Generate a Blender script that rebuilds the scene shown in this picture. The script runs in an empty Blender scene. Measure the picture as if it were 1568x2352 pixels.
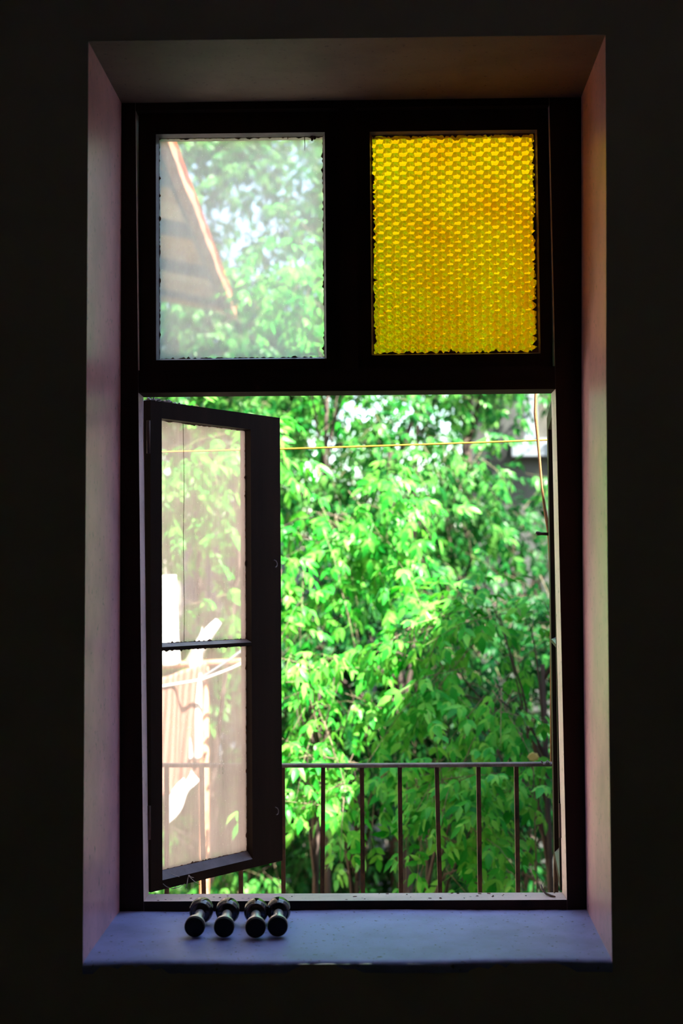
import bpy, bmesh, math, random
import numpy as np
from mathutils import Vector, Matrix

# ------------------------------------------------------------------ camera
SC = bpy.context.scene
COL = SC.collection
W, H, FPX = 1568, 2352, 3267.0
CAM = np.array([0.0, -3.25, 1.66])
_y, _p, _r = math.radians(-0.8), math.radians(3.0), math.radians(0.46)
_F = np.array([math.sin(_y)*math.cos(_p), math.cos(_y)*math.cos(_p), math.sin(_p)])
_R = np.cross(_F, [0, 0, 1.0]); _R /= np.linalg.norm(_R)
_U = np.cross(_R, _F)
CR = _R*math.cos(_r) - _U*math.sin(_r)
CU = _U*math.cos(_r) + _R*math.sin(_r)

def at(px, py, Y):
    """a point of the photograph taken to the vertical plane Y"""
    d = _F + CR*(px-W/2)/FPX - CU*(py-H/2)/FPX
    return Vector(CAM + d*(Y-CAM[1])/d[1])

def proj(P):
    v = np.asarray(P) - CAM
    w = v @ _F
    return W/2 + FPX*(v @ CR)/w, H/2 - FPX*(v @ CU)/w, w

cd = bpy.data.cameras.new('camera')
cam = bpy.data.objects.new('camera', cd)
COL.objects.link(cam)
cam.matrix_world = Matrix(((CR[0], CU[0], -_F[0], CAM[0]), (CR[1], CU[1], -_F[1], CAM[1]),
                           (CR[2], CU[2], -_F[2], CAM[2]), (0, 0, 0, 1)))
cd.sensor_fit = 'HORIZONTAL'; cd.sensor_width = 24.0
cd.lens = 24.0*FPX/W
cd.clip_start = 0.05; cd.clip_end = 300
cd.dof.use_dof = True
cd.dof.focus_distance = 3.95
cd.dof.aperture_fstop = 2.5
SC.camera = cam

# ------------------------------------------------------------------ light
SKY_STRENGTH, SUN_STRENGTH = 1.2, 50.0
SUN_DIR = Vector((-0.46, 0.31, -0.87))       # the way the sunlight travels
wd = bpy.data.worlds.new('sky'); SC.world = wd
wd.use_nodes = True
wn = wd.node_tree; wn.nodes.clear()
sky = wn.nodes.new('ShaderNodeTexSky')
sky.sky_type = 'NISHITA'; sky.sun_disc = False
sky.sun_elevation = math.radians(48); sky.sun_rotation = math.radians(144)
sky.air_density = 1.2; sky.dust_density = 1.6; sky.ozone_density = 1.0
bg = wn.nodes.new('ShaderNodeBackground'); bg.inputs['Strength'].default_value = SKY_STRENGTH
wo = wn.nodes.new('ShaderNodeOutputWorld')
haze = wn.nodes.new('ShaderNodeMix'); haze.data_type = 'RGBA'      # thin bright summer cloud over the blue
haze.inputs[0].default_value = .22; haze.inputs[7].default_value = (.80, .80, .78, 1)
wn.links.new(sky.outputs[0], haze.inputs[6]); wn.links.new(haze.outputs[2], bg.inputs[0]); wn.links.new(bg.outputs[0], wo.inputs[0])

sl = bpy.data.lights.new('sun', 'SUN'); sl.energy = SUN_STRENGTH; sl.angle = math.radians(0.6)
sl.color = (1.0, 0.94, 0.84)
so = bpy.data.objects.new('sun', sl); COL.objects.link(so)
so.rotation_euler = SUN_DIR.to_track_quat('-Z', 'Y').to_euler()
so.location = (4, -6, 9)

vs = SC.view_settings
vs.view_transform = 'Standard'; vs.look = 'None'; vs.exposure = 0.0; vs.gamma = 1.0
vs.use_curve_mapping = False
SC.cycles.use_denoising = True
SC.cycles.sample_clamp_indirect = 8.0
SC.cycles.max_bounces = 14
SC.cycles.transparent_max_bounces = 24

random.seed(7)
rng = np.random.default_rng(11)

# ------------------------------------------------------------------ materials
def mat(name):
    m = bpy.data.materials.new(name); m.use_nodes = True
    nt = m.node_tree
    return m, nt, nt.nodes['Principled BSDF'], nt.nodes['Material Output']

def noise(nt, scale, detail=4, rough=.6, stretch=None, coord='Object'):
    tc = nt.nodes.new('ShaderNodeTexCoord')
    n = nt.nodes.new('ShaderNodeTexNoise')
    n.inputs['Scale'].default_value = scale; n.inputs['Detail'].default_value = detail
    n.inputs['Roughness'].default_value = rough
    if stretch:
        mp = nt.nodes.new('ShaderNodeMapping'); mp.inputs['Scale'].default_value = stretch
        nt.links.new(tc.outputs[coord], mp.inputs[0]); nt.links.new(mp.outputs[0], n.inputs[0])
    else:
        nt.links.new(tc.outputs[coord], n.inputs[0])
    return n.outputs['Fac']

def ramp(nt, fac, stops):
    r = nt.nodes.new('ShaderNodeValToRGB')
    e = r.color_ramp.elements
    while len(e) < len(stops): e.new(0.5)
    for k, (p, c) in enumerate(stops):
        e[k].position = p
        e[k].color = (*c, 1) if len(c) == 3 else c
    nt.links.new(fac, r.inputs[0])
    return r.outputs[0]

def bump(nt, bsdf, fac, strength=.2, dist=.005):
    b = nt.nodes.new('ShaderNodeBump')
    b.inputs['Strength'].default_value = strength; b.inputs['Distance'].default_value = dist
    nt.links.new(fac, b.inputs['Height']); nt.links.new(b.outputs[0], bsdf.inputs['Normal'])

def surface(name, stops, scale=6, rough=.6, spec=.5, stretch=None, bmp=.15, dist=.004, metal=0, detail=5, coat=0):
    m, nt, b, o = mat(name)
    f = noise(nt, scale, detail, .65, stretch)
    nt.links.new(ramp(nt, f, stops), b.inputs['Base Color'])
    b.inputs['Roughness'].default_value = rough
    b.inputs['Specular IOR Level'].default_value = spec
    b.inputs['Metallic'].default_value = metal
    b.inputs['Coat Weight'].default_value = coat
    if bmp: bump(nt, b, f, bmp, dist)
    return m

def g(v, t=(1, 1, 1)): return (v*t[0], v*t[1], v*t[2])

M = {}
def speckled(name, base, dark, rough, spec, coat=0.0):
    """painted plaster with small dark chips and faint stains"""
    m, nt, b, o = mat(name)
    f1 = noise(nt, 5, 6, .65)
    c1 = ramp(nt, f1, [(.32, g(.72, base)), (.6, base)])
    f2 = noise(nt, 95, 2, .5, (1, 1, .55))
    c2 = ramp(nt, f2, [(.27, (0, 0, 0)), (.335, (1, 1, 1))])
    mx = nt.nodes.new('ShaderNodeMix'); mx.data_type = 'RGBA'
    nt.links.new(c2, mx.inputs[0]); mx.inputs[6].default_value = (*dark, 1)
    nt.links.new(c1, mx.inputs[7]); nt.links.new(mx.outputs[2], b.inputs['Base Color'])
    b.inputs['Roughness'].default_value = rough; b.inputs['Specular IOR Level'].default_value = spec
    b.inputs['Coat Weight'].default_value = coat; b.inputs['Coat Roughness'].default_value = .28
    bump(nt, b, f1, .12, .004)
    return m
M['room_wall'] = surface('dark_room_plaster', [(.3, (.66, .64, .60)), (.7, (.74, .72, .68))], 3, .9, .2)
M['reveal'] = speckled('reveal_oil_paint', (.92, .54, .60), (.16, .13, .12), .38, .5, .2)
M['sill'] = speckled('sill_blue_grey_paint', (.38, .47, .88), (.07, .08, .13), .5, .4)
M['frame'] = speckled('frame_paint', (.92, .76, .74), (.22, .18, .16), .45, .5)
M['head_shade'] = speckled('shade_toned_head_plaster', (.15, .115, .09), (.05, .04, .03), .7, .3)  # head of the reveal coloured dark in place of its shade
M['facade'] = surface('facade_render', [(.3, (.32, .26, .21)), (.7, (.42, .35, .28))], 4, .9, .2)
M['sash'] = surface('sash_brown_varnish', [(.3, (.016, .010, .007)), (.7, (.034, .020, .013))], 7, .6, .08, (1, 1, .12), .2, .002)
M['sash_rough'] = surface('weathered_brown_transom', [(.3, (.018, .012, .009)), (.7, (.035, .024, .018))], 7, .9, .08, (.12, 1, 1), .2, .002)
M['bead'] = surface('glazing_bead_paint', [(.3, (.13, .12, .14)), (.7, (.22, .21, .24))], 14, .35, .5, None, .2, .002)
M['putty'] = surface('old_putty', [(.35, (.06, .03, .018)), (.62, (.22, .13, .09))], 60, .9, .2, None, .5, .002)
M['floor'] = surface('dark_floor_boards', [(.3, (.06, .04, .03)), (.7, (.10, .07, .05))], 3, .6, .3, (8, 1, 1))
M['chrome'] = surface('brushed_steel', [(.3, (.68, .69, .72)), (.7, (.86, .87, .9))], 40, .34, .5, None, .03, .001, 1.0)
M['rubber'] = surface('black_gloss_plastic', [(.3, (.008, .008, .009)), (.7, (.018, .018, .02))], 20, .07, .9, None, .02, .001)
M['rubber_matt'] = surface('black_matt_cap', [(.3, (.006, .006, .006)), (.7, (.012, .012, .012))], 20, .7, .2, None, .1, .001)
M['iron'] = surface('rusty_iron', [(.38, (.035, .022, .018)), (.56, (.14, .07, .045)), (.7, (.06, .045, .04))], 30, .6, .4, (1, 1, .4), .3, .002)
M['iron_rail'] = surface('worn_grey_iron', [(.35, (.16, .12, .11)), (.65, (.34, .29, .28))], 22, .45, .5, None, .2, .001)
M['concrete'] = surface('balcony_concrete', [(.3, (.3, .28, .26)), (.7, (.42, .4, .37))], 5, .9, .2)
M['earth'] = surface('dry_yard_earth', [(.35, (.035, .03, .022)), (.65, (.09, .075, .06))], .9, .95, .1)
M['cord_yellow'] = surface('yellow_cord', [(.3, (.40, .19, .004)), (.7, (.48, .25, .01))], 60, .6, .3)
M['cord_orange'] = surface('tan_rope', [(.3, (.26, .13, .05)), (.7, (.36, .20, .09))], 90, .8, .2)
M['bark'] = surface('tree_bark', [(.3, (.025, .02, .016)), (.7, (.085, .06, .05))], 9, .9, .2, (1, 1, .3), .5, .02)
M['twig'] = surface('twig_bark', [(.3, (.07, .06, .035)), (.7, (.2, .16, .10))], 20, .85, .2)
M['web'] = surface('dusty_cobweb', [(.3, (.5, .45, .42)), (.7, (.7, .66, .62))], 80, .9, .1)
M['flake'] = surface('white_paint_flakes', [(.3, (.6, .56, .58)), (.7, (.8, .77, .78))], 80, .9, .2)
M['fascia'] = surface('rust_red_fascia', [(.35, (.36, .14, .07)), (.65, (.55, .26, .15))], 12, .8, .2, (1, .2, 1))
M['seam'] = surface('gutter_seam_room_shade', [(.3, (.05, .05, .035)), (.7, (.12, .11, .08))], 18, .9, .2)
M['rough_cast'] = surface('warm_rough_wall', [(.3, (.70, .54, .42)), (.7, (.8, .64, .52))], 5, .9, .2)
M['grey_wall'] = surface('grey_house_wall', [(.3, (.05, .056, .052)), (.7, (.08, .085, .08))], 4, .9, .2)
M['blue_bounce'] = surface('blue_bounce_wall', [(.3, (.22, .27, .42)), (.7, (.27, .32, .48))], 4, .9, .2)  # pale blue picked to throw cool light onto the left reveal
M['white_frame'] = surface('shaded_white_window_paint', [(.3, (.17, .20, .23)), (.7, (.22, .25, .28))], 8, .5, .4)  # white paint greyed: the shade on the house is put into the colour
M['metal_sheet'] = surface('blue_grey_sheet_metal', [(.3, (.06, .08, .10)), (.7, (.10, .13, .16))], 3, .5, .5)
for k, (a, b_) in enumerate([((.50, .27, .12), (.70, .42, .22)), ((.06, .045, .05), (.11, .08, .08)), ((.66, .45, .30), (.85, .62, .45)), ((.60, .30, .08), (.75, .42, .14))]):
    M['soffit%d' % k] = surface('soffit_board_tone', [(.3, a), (.7, b_)], 6, .85, .2, (.3, 4, 1))

def cloth_mat(name, a, b, stripes=None):
    m, nt, bs, o = mat(name)
    f = noise(nt, 9, 3)
    col = ramp(nt, f, [(.3, a), (.7, b)])
    if stripes:
        tc = nt.nodes.new('ShaderNodeTexCoord')
        w = nt.nodes.new('ShaderNodeTexWave'); w.bands_direction = 'X'
        w.inputs['Scale'].default_value = stripes[0]; w.inputs['Distortion'].default_value = 1.0
        nt.links.new(tc.outputs['UV'], w.inputs[0])
        mx = nt.nodes.new('ShaderNodeMix'); mx.data_type = 'RGBA'
        nt.links.new(w.outputs['Fac'], mx.inputs[0])
        nt.links.new(col, mx.inputs[6]); mx.inputs[7].default_value = (*stripes[1], 1)
        col = mx.outputs[2]
    nt.links.new(col, bs.inputs['Base Color'])
    bs.inputs['Roughness'].default_value = .9; bs.inputs['Specular IOR Level'].default_value = .1
    tr = nt.nodes.new('ShaderNodeBsdfTranslucent'); nt.links.new(col, tr.inputs[0])
    ms = nt.nodes.new('ShaderNodeMixShader'); ms.inputs[0].default_value = .3
    nt.links.new(bs.outputs[0], ms.inputs[1]); nt.links.new(tr.outputs[0], ms.inputs[2])
    nt.links.new(ms.outputs[0], o.inputs[0])
    return m
M['white_cloth'] = cloth_mat('white_laundry', (.80, .78, .76), (.86, .84, .82))
M['peach_cloth'] = cloth_mat('peach_laundry', (.26, .105, .07), (.32, .14, .095), (5.0, (.42, .24, .19)))
M['mint_cloth'] = cloth_mat('pale_green_laundry', (.62, .72, .66), (.72, .80, .75))

def leaf_mat(name, a, b, c, gloss):
    m, nt, bs, o = mat(name)
    geo = nt.nodes.new('ShaderNodeNewGeometry')
    n = nt.nodes.new('ShaderNodeTexNoise'); n.inputs['Scale'].default_value = 5.0; n.inputs['Detail'].default_value = 3
    nt.links.new(geo.outputs['Position'], n.inputs[0])
    add = nt.nodes.new('ShaderNodeMath'); add.operation = 'MULTIPLY_ADD'
    nt.links.new(geo.outputs['Random Per Island'], add.inputs[0]); add.inputs[1].default_value = .45
    nt.links.new(n.outputs['Fac'], add.inputs[2])
    col = ramp(nt, add.outputs[0], [(.42, a), (.68, b), (.95, c)])
    nt.links.new(col, bs.inputs['Base Color'])
    bs.inputs['Roughness'].default_value = gloss; bs.inputs['Specular IOR Level'].default_value = .10
    hs = nt.nodes.new('ShaderNodeHueSaturation'); hs.inputs['Hue'].default_value = .493
    hs.inputs['Saturation'].default_value = 1.05; hs.inputs['Value'].default_value = 1.25
    nt.links.new(col, hs.inputs['Color'])
    tr = nt.nodes.new('ShaderNodeBsdfTranslucent'); nt.links.new(hs.outputs[0], tr.inputs[0])
    ms = nt.nodes.new('ShaderNodeMixShader'); ms.inputs[0].default_value = .26
    nt.links.new(bs.outputs[0], ms.inputs[1]); nt.links.new(tr.outputs[0], ms.inputs[2])
    nt.links.new(ms.outputs[0], o.inputs[0])
    return m
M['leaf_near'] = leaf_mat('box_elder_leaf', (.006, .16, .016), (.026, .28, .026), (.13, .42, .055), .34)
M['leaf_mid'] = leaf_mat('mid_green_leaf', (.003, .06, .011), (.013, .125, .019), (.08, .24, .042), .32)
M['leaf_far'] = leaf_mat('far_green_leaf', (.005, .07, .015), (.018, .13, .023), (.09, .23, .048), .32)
M['leaf_shade'] = leaf_mat('shade_toned_leaf', (.001, .028, .007), (.004, .06, .011), (.018, .10, .016), .42)  # darker copy of the leaf green, crown shade put into the colour
M['umbel'] = surface('dry_flower_head', [(.3, (.38, .34, .10)), (.7, (.52, .46, .18))], 40, .9, .1)

def dusty_glass(name, lo, hi, tint, streak, dens):
    """clear pane under a film of dust: the film scatters, the glass between the grains lets through"""
    m, nt, bs, o = mat(name)
    nt.nodes.remove(bs)
    f1 = noise(nt, 3.2, 4, .6)
    f2 = noise(nt, 26, 5, .7, (1, 1, streak))
    f3 = noise(nt, 260, 1, .5)
    ma = nt.nodes.new('ShaderNodeMath'); ma.operation = 'ADD'; nt.links.new(f1, ma.inputs[0]); nt.links.new(f2, ma.inputs[1])
    mr = nt.nodes.new('ShaderNodeMapRange'); mr.inputs['From Min'].default_value = .7; mr.inputs['From Max'].default_value = 1.3
    mr.inputs['To Min'].default_value = lo; mr.inputs['To Max'].default_value = hi
    nt.links.new(ma.outputs[0], mr.inputs[0])
    sp = ramp(nt, f3, [(.70, (0, 0, 0)), (.76, (dens, dens, dens))])
    mx = nt.nodes.new('ShaderNodeMath'); mx.operation = 'MAXIMUM'
    nt.links.new(mr.outputs[0], mx.inputs[0]); nt.links.new(sp, mx.inputs[1])
    tr = nt.nodes.new('ShaderNodeBsdfTransparent')
    df = nt.nodes.new('ShaderNodeBsdfDiffuse'); df.inputs[0].default_value = (*tint, 1)
    tl = nt.nodes.new('ShaderNodeBsdfTranslucent'); tl.inputs[0].default_value = (*tint, 1)
    dm = nt.nodes.new('ShaderNodeMixShader'); dm.inputs[0].default_value = .82
    nt.links.new(df.outputs[0], dm.inputs[1]); nt.links.new(tl.outputs[0], dm.inputs[2])
    m1 = nt.nodes.new('ShaderNodeMixShader'); nt.links.new(mx.outputs[0], m1.inputs[0])
    nt.links.new(tr.outputs[0], m1.inputs[1]); nt.links.new(dm.outputs[0], m1.inputs[2])
    gl = nt.nodes.new('ShaderNodeBsdfGlossy'); gl.inputs['Roughness'].default_value = .03
    # straight-through pane: mirror only on the face that meets the ray first
    lw = nt.nodes.new('ShaderNodeLayerWeight'); lw.inputs[0].default_value = .12
    ge = nt.nodes.new('ShaderNodeNewGeometry')
    fr = nt.nodes.new('ShaderNodeMath'); fr.operation = 'SUBTRACT'; fr.use_clamp = True
    nt.links.new(lw.outputs['Fresnel'], fr.inputs[0]); nt.links.new(ge.outputs['Backfacing'], fr.inputs[1])
    m2 = nt.nodes.new('ShaderNodeMixShader'); nt.links.new(fr.outputs[0], m2.inputs[0])
    nt.links.new(m1.outputs[0], m2.inputs[1]); nt.links.new(gl.outputs[0], m2.inputs[2])
    nt.links.new(m2.outputs[0], o.inputs[0])
    return m
M['glass_top'] = dusty_glass('dusty_top_pane', .27, .44, (.95, .93, .90), .5, .5)
M['glass_sash'] = dusty_glass('dusty_sash_pane', .23, .42, (.95, .89, .92), .16, .6)
M['glass_clear'] = dusty_glass('house_window_glass', .05, .1, (.8, .85, .9), 1, .1)

def amber_glass():
    m, nt, bs, o = mat('amber_hammered_glass')
    nt.nodes.remove(bs)
    f = noise(nt, 7, 4, .6)
    col = ramp(nt, f, [(.3, (1.0, .56, .012)), (.7, (1.0, .70, .03))])
    rf = nt.nodes.new('ShaderNodeBsdfRefraction'); rf.inputs['Roughness'].default_value = .05; rf.inputs['IOR'].default_value = 1.45
    tl = nt.nodes.new('ShaderNodeBsdfTranslucent')
    nt.links.new(col, rf.inputs[0]); nt.links.new(col, tl.inputs[0])
    ms = nt.nodes.new('ShaderNodeMixShader'); ms.inputs[0].default_value = .20
    nt.links.new(rf.outputs[0], ms.inputs[1]); nt.links.new(tl.outputs[0], ms.inputs[2])
    gl = nt.nodes.new('ShaderNodeBsdfGlossy'); gl.inputs['Roughness'].default_value = .1
    m2 = nt.nodes.new('ShaderNodeMixShader'); m2.inputs[0].default_value = .04
    nt.links.new(ms.outputs[0], m2.inputs[1]); nt.links.new(gl.outputs[0], m2.inputs[2])
    nt.links.new(m2.outputs[0], o.inputs[0])
    return m
M['amber'] = amber_glass()

# ------------------------------------------------------------------ mesh helpers
def link(name, me, m, parent=None):
    o = bpy.data.objects.new(name, me); COL.objects.link(o)
    if m is not None and not me.materials: me.materials.append(m)
    if parent is not None: o.parent = parent
    return o

def from_bm(name, bm, m, parent=None, smooth=False, bevel=0):
    if bevel:
        bmesh.ops.bevel(bm, geom=[e for e in bm.edges if e.is_manifold and e.calc_face_angle(0) > .5], offset=bevel, segments=1, affect='EDGES', clamp_overlap=True)
    bmesh.ops.recalc_face_normals(bm, faces=bm.faces)
    me = bpy.data.meshes.new(name); bm.to_mesh(me); bm.free()
    if smooth:
        me.polygons.foreach_set('use_smooth', [True]*len(me.polygons))
    return link(name, me, m, parent)

def tag(o, label=None, cat=None, group=None, kind=None):
    if label: o['label'] = label
    if cat: o['category'] = cat
    if group: o['group'] = group
    if kind: o['kind'] = kind
    return o

def empty(name, loc=(0, 0, 0)):
    o = bpy.data.objects.new(name, None); COL.objects.link(o); o.location = loc
    o.empty_display_size = .1
    return o

def add_box(bm, lo, hi):
    x0, y0, z0 = lo; x1, y1, z1 = hi
    v = [bm.verts.new(p) for p in ((x0, y0, z0), (x1, y0, z0), (x1, y1, z0), (x0, y1, z0), (x0, y0, z1), (x1, y0, z1), (x1, y1, z1), (x0, y1, z1))]
    for f in ((3, 2, 1, 0), (4, 5, 6, 7), (0, 1, 5, 4), (1, 2, 6, 5), (2, 3, 7, 6), (3, 0, 4, 7)): bm.faces.new([v[i] for i in f])

def box(name, lo, hi, m, parent=None, bevel=0):
    bm = bmesh.new(); add_box(bm, lo, hi)
    return from_bm(name, bm, m, parent, bevel=bevel)

def add_prism(bm, poly, axis, a, b):
    """poly: 2D outline; axis 'y': (x,z) pushed along y; 'x': (y,z) along x; 'z': (x,y) along z"""
    def P(u, v, t): return {'y': (u, t, v), 'x': (t, u, v), 'z': (u, v, t)}[axis]
    A = [bm.verts.new(P(u, v, a)) for u, v in poly]; B = [bm.verts.new(P(u, v, b)) for u, v in poly]
    n = len(poly)
    bm.faces.new(A); bm.faces.new(B[::-1])
    for i in range(n): bm.faces.new([A[i], B[i], B[(i+1) % n], A[(i+1) % n]])

def prism(name, poly, axis, a, b, m, parent=None, bevel=0):
    bm = bmesh.new(); add_prism(bm, poly, axis, a, b)
    return from_bm(name, bm, m, parent, bevel=bevel)

def add_tube(bm, pts, radii, n=8, cap=True):
    pts = [Vector(p) for p in pts]
    if not hasattr(radii, '__len__'): radii = [radii]*len(pts)
    rings = []; prev = None
    for i, p in enumerate(pts):
        d = (pts[min(i+1, len(pts)-1)] - pts[max(i-1, 0)]).normalized()
        if prev is None:
            u = d.orthogonal().normalized()
        else:
            u = (prev - d*prev.dot(d)).normalized()
        prev = u; v = d.cross(u)
        rings.append([bm.verts.new(p + (u*math.cos(2*math.pi*k/n) + v*math.sin(2*math.pi*k/n))*radii[i]) for k in range(n)])
    for a, b in zip(rings, rings[1:]):
        for k in range(n): bm.faces.new([a[k], a[(k+1) % n], b[(k+1) % n], b[k]])
    if cap:
        bm.faces.new(rings[0][::-1]); bm.faces.new(rings[-1])

def tube(name, pts, radii, m, parent=None, n=8):
    bm = bmesh.new(); add_tube(bm, pts, radii, n)
    return from_bm(name, bm, m, parent, smooth=True)

def arrays_mesh(name, verts, tris, smooth=False):
    me = bpy.data.meshes.new(name)
    verts = np.asarray(verts, np.float32); tris = np.asarray(tris, np.int32)
    me.vertices.add(len(verts)); me.vertices.foreach_set('co', verts.ravel())
    me.loops.add(tris.size); me.loops.foreach_set('vertex_index', tris.ravel())
    me.polygons.add(len(tris)); me.polygons.foreach_set('loop_start', np.arange(len(tris), dtype=np.int32)*3)
    if smooth: me.polygons.foreach_set('use_smooth', np.ones(len(tris), bool))
    me.update(calc_edges=True); me.validate()
    return me

# ------------------------------------------------------------------ room shell
YF, YB, YO = .51, .60, .66                # frame front, frame back, outer face of the wall
OPEN0 = [(-.6372, .8110), (.5538, .8110), (.5560, 1.31), (.5590, 1.70), (.5640, 2.15), (.5705, 2.50), (.5764, 2.9348), (-.6271, 2.9358), (-.6294, 2.315), (-.6333, 1.60)]
OPEN1 = [(-.6410, .8110), (.5770, .8110), (.5785, 1.31), (.5810, 1.70), (.5860, 2.15), (.5920, 2.50), (.5985, 2.965), (-.6360, 2.965), (-.6380, 2.315), (-.6400, 1.60)]
REB = .05
def rebate(p):
    return (p[0] + (REB if p[0] > 0 else -REB), p[1] + (REB if p[1] > 2.9 else (-REB if p[1] < .82 else 0)))
OPEN2 = [rebate(p) for p in OPEN1]

ZT = 3.5
def wall_front():
    bm = bmesh.new()
    def ring(poly, y): return [bm.verts.new((x, y, z)) for x, z in poly]
    def outer(y): return [bm.verts.new((x, y, z)) for x, z in ((-2.6, -3.2), (2.6, -3.2), (2.6, ZT), (-2.6, ZT))]
    r0, r1, r1b, r2 = ring(OPEN0, 0), ring(OPEN1, YF), ring(OPEN2, YF), ring(OPEN2, YO)
    o0, o2 = outer(0), outer(YO)
    n = len(OPEN0)
    def skirt(a, b, mi):
        for i in range(n):
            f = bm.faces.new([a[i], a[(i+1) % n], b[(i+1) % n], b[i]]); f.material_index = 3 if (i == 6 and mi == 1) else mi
    skirt(r0, r1, 1); skirt(r1, r1b, 1); skirt(r1b, r2, 2)
    def plate(o, r, mi):
        # corners of the opening: 0 bottom left, 1 bottom right, 6 top right, 7 top left
        bl, br, tr, tl = o
        for f in ([bl, br, r[1], r[0]], [br, tr] + [r[i] for i in (6, 5, 4, 3, 2, 1)], [tr, tl, r[7], r[6]], [tl, bl] + [r[i] for i in (0, 9, 8, 7)]):
            bm.faces.new(f).material_index = mi
    plate(o0, r0, 0); plate(o2, r2, 2)
    for i in range(4):
        bm.faces.new([o0[i], o0[(i+1) % 4], o2[(i+1) % 4], o2[i]]).material_index = 2
    o = from_bm('wall_front', bm, None)
    for k in ('room_wall', 'reveal', 'facade', 'head_shade'): o.data.materials.append(M[k])
    return o
tag(wall_front(), kind='structure')
RX, RY, RZ = 2.6, -4.9, 3.3
tag(box('floor', (-RX, RY, -.12), (RX, 0, 0), M['floor']), kind='structure')
tag(box('ceiling', (-RX, RY, RZ), (RX, 0, RZ+.12), M['room_wall']), kind='structure')
tag(box('wall_left', (-RX-.15, RY, -3.2), (-RX, YO, ZT), M['room_wall']), kind='structure')
tag(box('wall_right', (RX, RY, -3.2), (RX+.15, YO, ZT), M['room_wall']), kind='structure')
tag(box('wall_back', (-RX, RY-.15, -.12), (RX, RY, RZ+.12), M['room_wall']), kind='structure')

# ------------------------------------------------------------------ the window
win = tag(empty('window_1', (0, YF, .8165)), kind='structure')
win_inv = Matrix.Translation((0, -YF, -.8165))
def W1(o):
    o.parent = win; o.matrix_parent_inverse = win_inv; return o

# sill: a slightly uneven slab of painted plaster lying in the reveal
def sill():
    bm = bmesh.new(); nx, ny = 60, 22
    rr = random.Random(4)
    g_ = []
    for j in range(ny+1):
        t = j/ny
        xl = -.6372 - .0038*t; xr = .5538 + .0232*t
        row = []
        for i in range(nx+1):
            s = i/nx
            z = .8165 + .0016*math.sin(9*s+3*t) + rr.uniform(-.0006, .0006)
            y = YF*t
            if j == 0:
                y = -.004 + .004*math.sin(17*s) + rr.uniform(-.002, .002); z -= .004 + rr.random()*.003
            row.append(bm.verts.new((xl+(xr-xl)*s, y, z)))
        g_.append(row)
    for j in range(ny):
        for i in range(nx): bm.faces.new([g_[j][i], g_[j][i+1], g_[j+1][i+1], g_[j+1][i]])
    ed = g_[0]; low = [bm.verts.new((v.co.x, v.co.y+.004, .792)) for v in ed]
    for i in range(nx): bm.faces.new([low[i], low[i+1], ed[i+1], ed[i]])
    return from_bm('sill', bm, M['sill'], smooth=True)
W1(sill())

# outer frame: two posts, head, bottom rail
XL = lambda z: -.578 - .0098*(z-.84)
XR = lambda z: .5265 - .0062*(z-.84)
def XO(z, side):                           # outer line of the frame inside the rebate
    P = OPEN2; idx = (1, 2, 3, 4, 5, 6) if side > 0 else (0, 9, 8, 7)
    zs = [P[i][1] for i in idx]; xs = [P[i][0] for i in idx]
    return float(np.interp(z, zs, xs)) - side*.001
def two_tone(o):
    """varnished towards the room, pale paint on the faces of the opening"""
    o.data.materials.append(M['frame'])
    for p in o.data.polygons:
        if abs(p.normal.y) < .6: p.material_index = 1
    return o
ZB, ZH = OPEN2[0][1]+.001, OPEN2[6][1]-.001
for nm, side, X in (('frame_post', -1, XL), ('frame_post', 1, XR)):
    zs = [ZB, 1.31, 1.7, 2.15, 2.5, ZH]
    poly = [(X(z), z) for z in zs] + [(XO(z, side), z) for z in zs[::-1]]
    two_tone(W1(prism(nm, poly, 'y', YF+.001, YB, M['sash'], bevel=.003)))
W1(prism('frame_head', [(XL(2.945)+.0005, 2.945), (XR(2.945)-.0005, 2.945), (XR(ZH)-.0005, ZH), (XL(ZH)+.0005, ZH)], 'y', YF+.001, YB, M['sash'], bevel=.003))
two_tone(W1(prism('frame_rail', [(XL(ZB)+.0005, ZB), (XR(ZB)-.0005, ZB), (XR(.84)-.0005, .8405), (XL(.84)+.0005, .8415)], 'y', YF+.001, YB, M['sash'], bevel=.002)))
W1(prism('transom', [(XL(2.18)+.0005, 2.180), (XR(2.18)-.0005, 2.179), (XR(2.24)-.0005, 2.240), (XL(2.24)+.0005, 2.240)], 'y', YF+.001, YB, M['sash_rough'], bevel=.003))
W1(box('mullion', (-.0526, YF+.001, 2.2400), (-.0054, YB, 2.9450), M['sash'], bevel=.003))

def jagged(lo, hi, amp, n, rr, big=.15):
    out = []
    for k in range(n):
        a = rr.random()**2*amp
        if rr.random() < big: a += rr.random()*amp*1.2
        out.append(a)
    return out

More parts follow.
